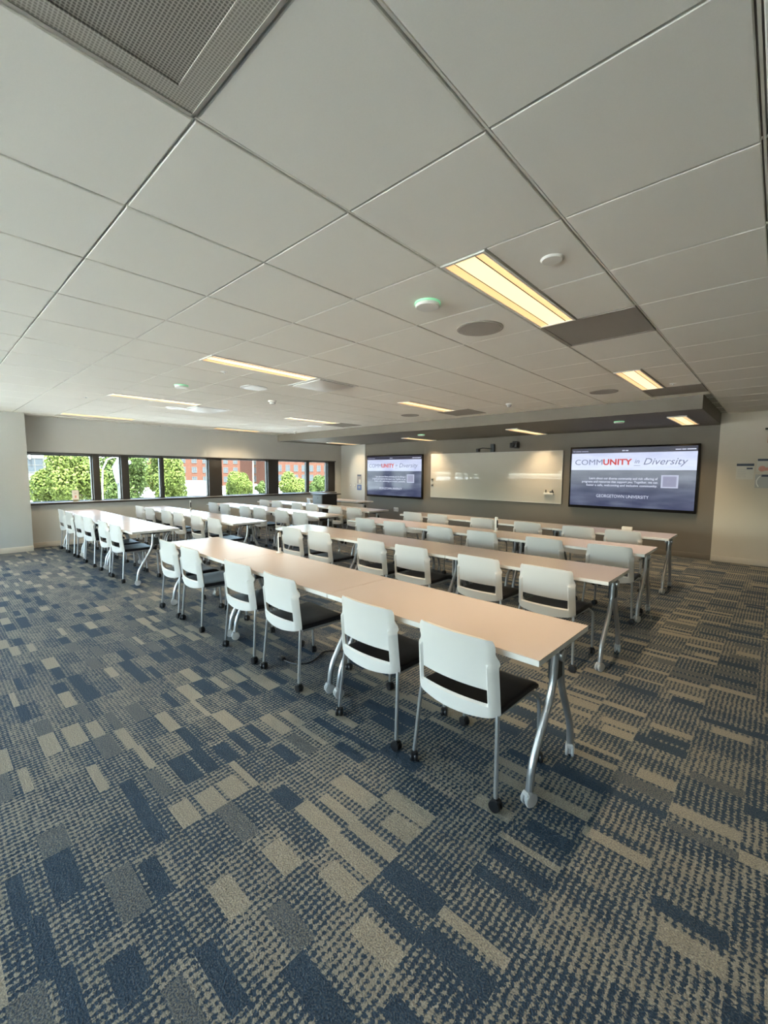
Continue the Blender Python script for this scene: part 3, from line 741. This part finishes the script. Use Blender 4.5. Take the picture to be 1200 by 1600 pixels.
# cameras over the whiteboard
t = thing('wall_camera', 'black boxy wall camera over the right half of the whiteboard', 'camera', (-4.62, YF+.02, 2.21))
MB().bbox(-.05, .05, -.05, 0, -.08, .08, .005, 1).build('mount', 'black_plastic', t)
MB().bbox(-.09, .09, -.22, -.05, -.07, .05, .015).build('body', 'black_plastic', t)
MB().lathe([(.045, 0), (.05, -.04), (.04, -.05)], 20, (0, -.21, -.01), 'y').build('lens', 'bezel', t)
MB().bbox(-.06, .06, -.16, -.07, .048, .085, .012, 1).build('head', 'black_plastic', t)
t = thing('arm_camera', 'slim black camera on a long arm over the whiteboard', 'camera', (-5.25, YF+.02, 2.16))
MB().bbox(-.05, .05, -.06, 0, -.10, .10, .008, 1).build('mount', 'dark_bracket', t)
MB().tube(round_path([(0, -.05, -.02), (0, -.50, -.02), (-.06, -.62, -.05)], .04), .011, 8).build('arm', 'black_plastic', t)
MB().bbox(-.10, -.02, -.66, -.57, -.12, -.04, .012, 1).build('head', 'black_plastic', t)
# outlet, switches, notices
t = thing('wall_outlet', 'white double outlet plate low on the taupe wall', 'outlet', (-8.40, YF+.02, .44))
MB().bbox(-.09, .09, -.008, 0, -.06, .06, .003, 1).build('plate', 'white_plastic', t)
for x in (-.045, .045): MB().bbox(x-.02, x+.02, -.011, -.006, -.035, .035, .002, 1).build('socket', 'castor_grey', t)
for x, lb in ((-10.36, 'pale switch plate on the white wall, closer to the windows'), (-10.16, 'pale switch plate on the white wall, closer to the notices')):
    t = thing('light_switch', lb, 'switch', (x, YF, 1.12))
    MB().bbox(-.035, .035, -.008, 0, -.058, .058, .003, 1).build('plate', 'castor_grey', t); MB().bbox(-.012, .012, -.014, -.006, -.03, .03, .002, 1).build('rocker', 'white_plastic', t)
t = thing('photo_notice', 'grey photo notice on the white wall above a blue sign', 'notice', (-9.96, YF, 1.33))
MB().bbox(-.10, .10, -.006, 0, -.15, .15, .002, 1).build('sheet', 'poster_photo', t); MB().bbox(-.085, .085, -.009, -.005, .09, .135, .001, 1).build('heading', 'poster_navy', t)
MB().bbox(-.02, .07, -.009, -.005, -.14, -.02, .001, 1).build('figure', 'paper', t)
t = thing('blue_sign', 'blue sign on the white wall under the photo notice', 'sign', (-9.96, YF, 1.06))
MB().bbox(-.10, .10, -.006, 0, -.085, .085, .002, 1).build('sheet', 'poster_blue', t); MB().bbox(-.05, .05, -.009, -.005, -.04, .045, .001, 1).build('emblem', 'lantern_glass', t)
yb = YF-.02
t = thing('paper_notice', 'cream notice with dark heading on the beige wall', 'notice', (-.45, yb, 1.60))
MB().bbox(-.115, .115, -.006, 0, -.135, .135, .002, 1).build('sheet', 'paper', t); MB().bbox(-.115, .115, -.008, -.005, .095, .137, .001, 1).build('heading', 'poster_navy', t)
MB().bbox(.02, .10, -.008, -.005, .04, .068, .001, 1).build('stamp', 'poster_navy', t)
for k in range(5): MB().bbox(-.095, .02-.015*(k % 2), -.0075, -.005, .03-.03*k, .036-.03*k, .0005, 1).build('text_line', 'castor_grey', t)
t = thing('pink_poster', 'poster with pink figure and dark heading on the beige wall', 'poster', (-.13, yb, 1.70))
MB().bbox(-.17, .17, -.006, 0, -.10, .115, .002, 1).build('sheet', 'paper', t); MB().bbox(-.165, .17, -.008, -.005, .08, .115, .001, 1).build('heading', 'poster_navy', t)
MB().lathe([(.05, 0), (.045, -.003)], 14, (-.10, -.005, -.05), 'y').build('figure', 'poster_pink', t); MB().bbox(-.08, .0, -.009, -.005, -.085, -.03, .001, 1).build('band', 'poster_pink', t)
t = thing('arc_poster', 'grey poster with white arc under the pink poster', 'poster', (-.12, yb, 1.445))
MB().bbox(-.19, .18, -.006, 0, -.12, .11, .002, 1).build('sheet', 'castor_grey', t); MB().bbox(-.11, .18, -.008, -.005, .07, .105, .001, 1).build('heading', 'poster_navy', t)
MB().tube([(-.14, -.009, -.10), (-.165, -.009, -.05), (-.17, -.009, 0), (-.15, -.009, .05), (-.125, -.009, .08)], .008, 6).build('arc', 'white_plastic', t)
t = thing('exit_sign', 'red exit sign under a dark bracket at the picture edge', 'exit sign', (-.07, yb-.10, 2.19))
MB().bbox(-.16, .16, -.06, .10, .10, .125, .004, 1).build('bracket', 'lectern_dark', t)
MB().bbox(-.12, .16, -.025, .025, -.12, .10, .006, 1).build('panel', 'exit_red', t)

# lettering -> meshes
bpy.context.view_layer.update()
dg = bpy.context.evaluated_depsgraph_get()
for o, parent, loc, material, name, squash, width, align in texts:
    me = bpy.data.meshes.new_from_object(o.evaluated_get(dg)); me.name = name
    xs = [v.co.x for v in me.vertices]; wd = max(xs)-min(xs)
    k = (width/wd) if width else 1
    for v in me.vertices:
        x = v.co.x
        if align == 'LEFT': x = (x-min(xs))*k
        elif align == 'RIGHT': x = (x-max(xs))*k
        else: x = (x-(min(xs)+max(xs))/2)*k
        v.co = (x, -v.co.z, v.co.y)
    me.materials.clear(); me.materials.append(MATS[material])
    link(name, me, parent, loc)
    cu = o.data; bpy.data.objects.remove(o); bpy.data.curves.remove(cu)

# placard in the first window
t = thing('window_placard', 'small white placard with red mark standing on the window sill', 'sign', (XW-.03, 2.24, SILL+.014))
MB().bbox(-.004, .004, -.058, .058, .035, .23, .002, 1).build('card', 'white_plastic', t)
MB().bbox(.003, .006, -.014, .014, .07, .12, .001, 1).build('mark', 'poster_pink', t)
MB().bbox(.003, .006, -.02, .02, .165, .172, .001, 1).build('text_line', 'lectern_grey', t)
MB().bbox(-.02, .02, -.05, .04, 0, .036, .004, 1).build('stand', 'post_pale', t)

# ================================================================== OUTSIDE
GZ = -3.3
struct(MB().box(-260, XW-.3, -160, 220, GZ-.3, GZ).build('ground', 'asphalt'))
struct(MB().box(XW-.3, 120, -160, 220, GZ-.3, GZ).build('ground_bounce', 'bounce_pale'))  # unseen ground, made pale to bounce daylight through the windows onto the ceiling
struct(MB().box(-34, -28, -60, 120, GZ, GZ+.12).build('sidewalk', 'concrete'))
def leaf_cloud(rx, ry, rz, n, size, rnd, lumps=14):
    """leaf quads on the surfaces of many overlapping lumps"""
    mb_v, mb_f = [], []
    L_ = []
    for _ in range(lumps):
        a, e, r = rnd.uniform(0, 6.283), rnd.uniform(-1, 1), rnd.uniform(.30, .78)
        c = math.sqrt(1-e*e)
        L_.append((Vector((rx*c*math.cos(a)*r, ry*c*math.sin(a)*r, rz*e*r)), rnd.uniform(.20, .40)))
    L_.append((Vector((0, 0, 0)), .66))
    for _ in range(n):
        c0, s = L_[rnd.randrange(len(L_))]
        u = Vector((rnd.gauss(0, 1), rnd.gauss(0, 1), rnd.gauss(0, 1))).normalized()
        p = c0 + Vector((u.x*rx, u.y*ry, u.z*rz))*s*rnd.uniform(.80, 1.06)
        nrm = (u + Vector((rnd.uniform(-.9, .9), rnd.uniform(-.9, .9), rnd.uniform(-.3, .9)))).normalized()
        t1 = nrm.orthogonal().normalized(); t1.rotate(Matrix.Rotation(rnd.uniform(0, 6.28), 3, nrm)); t2 = nrm.cross(t1)
        k = size*rnd.uniform(.6, 1.3); o = len(mb_v)
        mb_v += [tuple(p-t1*k), tuple(p+t2*k*.55), tuple(p+t1*k), tuple(p-t2*k*.55)]
        mb_f.append((o, o+1, o+2, o+3))
    me = bpy.data.meshes.new('crown'); me.from_pydata(mb_v, [], mb_f); return me
def tree(x, y, rx, ry, rz, zc, material, lb, n=5000, size=.16, lumps=14):
    rnd = random.Random(int(x*31+y*17))
    t = thing('street_tree', lb, 'tree', (x, y, GZ), 0, 'trees outside the windows')
    me = leaf_cloud(rx, ry, rz, n, size, rnd, lumps); me.materials.append(MATS[material])
    link('crown', me, t, (0, 0, zc-GZ))
    h = zc-GZ
    MB().tube([(0, 0, 0), (.05, .03, h*.4), (-.04, .05, h*.75), (0, 0, h+rz*.4)], [.16, .13, .10, .03], 8).build('trunk', 'tree_bark', t)
    for k in range(4):
        a = k*1.7; MB().tube([(0, .03, h*.6), (math.cos(a)*rx*.3, math.sin(a)*ry*.3, h*.85), (math.cos(a)*rx*.55, math.sin(a)*ry*.55, h+rz*.15)], [.06, .04, .015], 6).build('branch', 'tree_bark', t)
tree(-22.0, 4.40, 1.5, 1.35, 2.1, 1.35, 'leaf_light', 'bushy tree filling the wide first window pane', 26000, .070, 24)
tree(-27.5, 8.00, 1.9, 1.85, 3.0, 1.0, 'leaf_mid', 'tree seen through the narrow second pane', 26000, .085, 24)
tree(-22.5, 8.50, 1.2, 1.10, 2.3, 1.1, 'leaf_light', 'pale tree between the third and fourth panes', 20000, .070, 20)
tree(-40.0, 21.9, 1.7, 1.55, 2.0, .15, 'leaf_light', 'rounded bright green tree alone in the fifth pane', 20000, .11, 18)
tree(-40.0, 28.7, 2.0, 2.00, 2.0, -.40, 'leaf_light', 'broad green tree in the sixth pane', 22000, .11, 20)
tree(-41.0, 33.2, 1.5, 1.45, 2.0, -.20, 'leaf_mid', 'green tree seen in the last pane by the corner', 16000, .11, 18)
tree(-43.0, 26.3, .8, .75, 1.0, -.50, 'leaf_mid', 'small low tree beside the pale street pole', 7000, .10, 10)

def building(name, lb, x, y0, y1, z1, material, storeys, ncol, ww, wh, first, pitch, depth=12, winmat='far_glass'):
    t = thing(name, lb, 'building', (x, (y0+y1)/2, GZ))
    W = y1-y0
    MB().box(-depth, 0, -W/2, W/2, 0, z1-GZ).build('wall', material, t)
    MB().box(-depth-.1, .15, -W/2-.1, W/2+.1, z1-GZ, z1-GZ+.5).build('roof', 'concrete', t)
    fm = MB(); e = .12
    fm.box(0, .10, -ww/2-e, ww/2+e, -wh/2-e, -wh/2); fm.box(0, .10, -ww/2-e, ww/2+e, wh/2, wh/2+e); fm.box(0, .10, -ww/2-e, -ww/2, -wh/2, wh/2); fm.box(0, .10, ww/2, ww/2+e, -wh/2, wh/2)
    fm.box(0, .08, -.05, .05, -wh/2, wh/2); fm.box(0, .08, -ww/2, ww/2, -.05, .05)
    fme = fm.mesh('window', 'far_frame'); pme = MB().box(0, .04, -ww/2, ww/2, -wh/2, wh/2).mesh('pane', winmat)
    for s in range(storeys):
        for c in range(ncol):
            y = -W/2 + (c+.5)*W/ncol
            wdw = link('window', fme, t, (0, y, first+s*pitch)); link('pane', pme, wdw)
    return t
building('brick_building', 'orange brick building with small windows behind the fourth and fifth panes', -135, 40, 74.5, 16, 'brick_wall', 5, 10, 1.35, 1.6, 2.2, 3.0)
building('modern_building', 'dark grey panelled building between the two brick buildings', -170, 92, 103, 18, 'grey_panel', 5, 5, 1.5, 2.0, 2.3, 3.4)
building('red_building', 'deeper red brick building seen in the fifth pane', -150, 88, 98, 12, 'brick_wall', 4, 6, 1.1, 2.2, 2.0, 3.3)
building('long_brick_building', 'long brick building with tall windows behind the last two panes', -130, 85, 120, 13, 'brick_wall', 4, 10, 1.6, 2.1, 2.6, 3.5)
b = building('pale_office', 'pale office building with vertical fins at the first pane', -85, -4, 20, 14, 'render_pale', 5, 8, 2.0, 2.0, 2.2, 3.4)
for k in range(13): MB().box(0, .5, -11.8+k*1.95, -11.6+k*1.95, 6.5, 17).build('fin', 'concrete', b)
# white box truck
t = thing('box_truck', 'white box truck parked below the brick building', 'truck', (-47, 20.9, GZ))
MB().bbox(-3, 3, -1.25, 1.25, .9, 3.75, .06).build('cargo_box', 'truck_white', t)
MB().bbox(3.0, 4.8, -1.1, 1.1, .6, 2.6, .12).build('cab', 'truck_white', t)
MB().box(4.78, 4.83, -.95, .95, 1.6, 2.4).build('windshield', 'far_glass', t)
for x in (-2, 3.8):
    for s in (-1, 1): MB().lathe([(.3, -.14), (.48, -.12), (.48, .12), (.3, .14)], 18, (x, s*1.05, .48), 'y').build('wheel', 'black_plastic', t)
# parked cars along the street
def car(x, y, lb, material):
    t = thing('parked_car', lb, 'car', (x, y, GZ), 0, 'cars parked outside')
    prof = [(-2.1, .35), (-2.15, .75), (-1.9, .95), (-1.2, 1.0), (-.7, 1.42), (.7, 1.45), (1.35, 1.02), (2.0, .92), (2.15, .7), (2.1, .35)]
    n_ = len(prof); vs = [(s*.88*(1 if z < 1.05 else .84), y_, z) for s in (-1, 1) for y_, z in prof]
    MB().add(vs, [tuple(range(n_))[::-1], tuple(range(n_, 2*n_))]+[(k, (k+1) % n_, n_+(k+1) % n_, n_+k) for k in range(n_)]).build('body', material, t)
    for s in (-1, 1):
        MB().add([(s*.83, -1.05, 1.04), (s*.83, 1.2, 1.04), (s*.77, .65, 1.38), (s*.77, -.65, 1.36), (s*.86, -1.05, 1.04), (s*.86, 1.2, 1.04), (s*.80, .65, 1.38), (s*.80, -.65, 1.36)],
                 [(0, 1, 2, 3), (4, 5, 6, 7), (0, 1, 5, 4), (1, 2, 6, 5), (2, 3, 7, 6), (3, 0, 4, 7)]).build('window', 'far_glass', t)
        for yy in (-1.3, 1.3): MB().lathe([(.2, -.1), (.33, -.09), (.33, .09), (.2, .1)], 16, (s*.80, yy, .33), 'x').build('wheel', 'black_plastic', t)
car(-52, 9.2, 'white parked car at the foot of the first pane', 'truck_white')
car(-50, 24.6, 'silver parked car under the rounded tree', 'castor_grey')
car(-54, 34.5, 'white parked car below the middle panes', 'truck_white')
car(-52, 40.0, 'silver parked car visible low in the last pane', 'castor_grey')
# lamp posts
t = thing('street_lamp', 'dark lantern street lamp seen through the narrow second pane', 'street lamp', (-17.5, 4.93, GZ))
MB().lathe([(.16, 0), (.16, .5), (.08, .6), (.06, 4.35), (.10, 4.4)], 14).build('post', 'post_dark', t)
MB().lathe([(.10, 4.40), (.17, 4.75), (.19, 4.95)], 12).build('lantern', 'lantern_glass', t)
MB().lathe([(.22, 4.95), (.12, 5.12), (.03, 5.28)], 12).build('cap', 'post_dark', t)
t = thing('cobra_street_light', 'pale curved-arm street light in the second pane', 'street lamp', (-20.5, 5.15, GZ))
MB().tube([(0, 0, 0), (0, 0, 4.2), (0, .05, 4.9), (0, .22, 5.3), (0, .50, 5.42), (0, .75, 5.30)], .028, 8).build('pole', 'lantern_glass', t)
MB().bbox(-.09, .09, .7, 1.1, 5.12, 5.28, .04, 1).build('lamp_head', 'lantern_glass', t)
t = thing('street_pole', 'slim pale street pole right of the rounded tree', 'pole', (-38, 22.35, GZ))
MB().lathe([(.13, 0), (.12, .3), (.07, .35), (.05, 7.5)], 10).build('shaft', 'post_pale', t)
MB().bbox(-.1, .1, -.35, .0, 7.35, 7.5, .03, 1).build('lamp_head', 'lantern_glass', t)
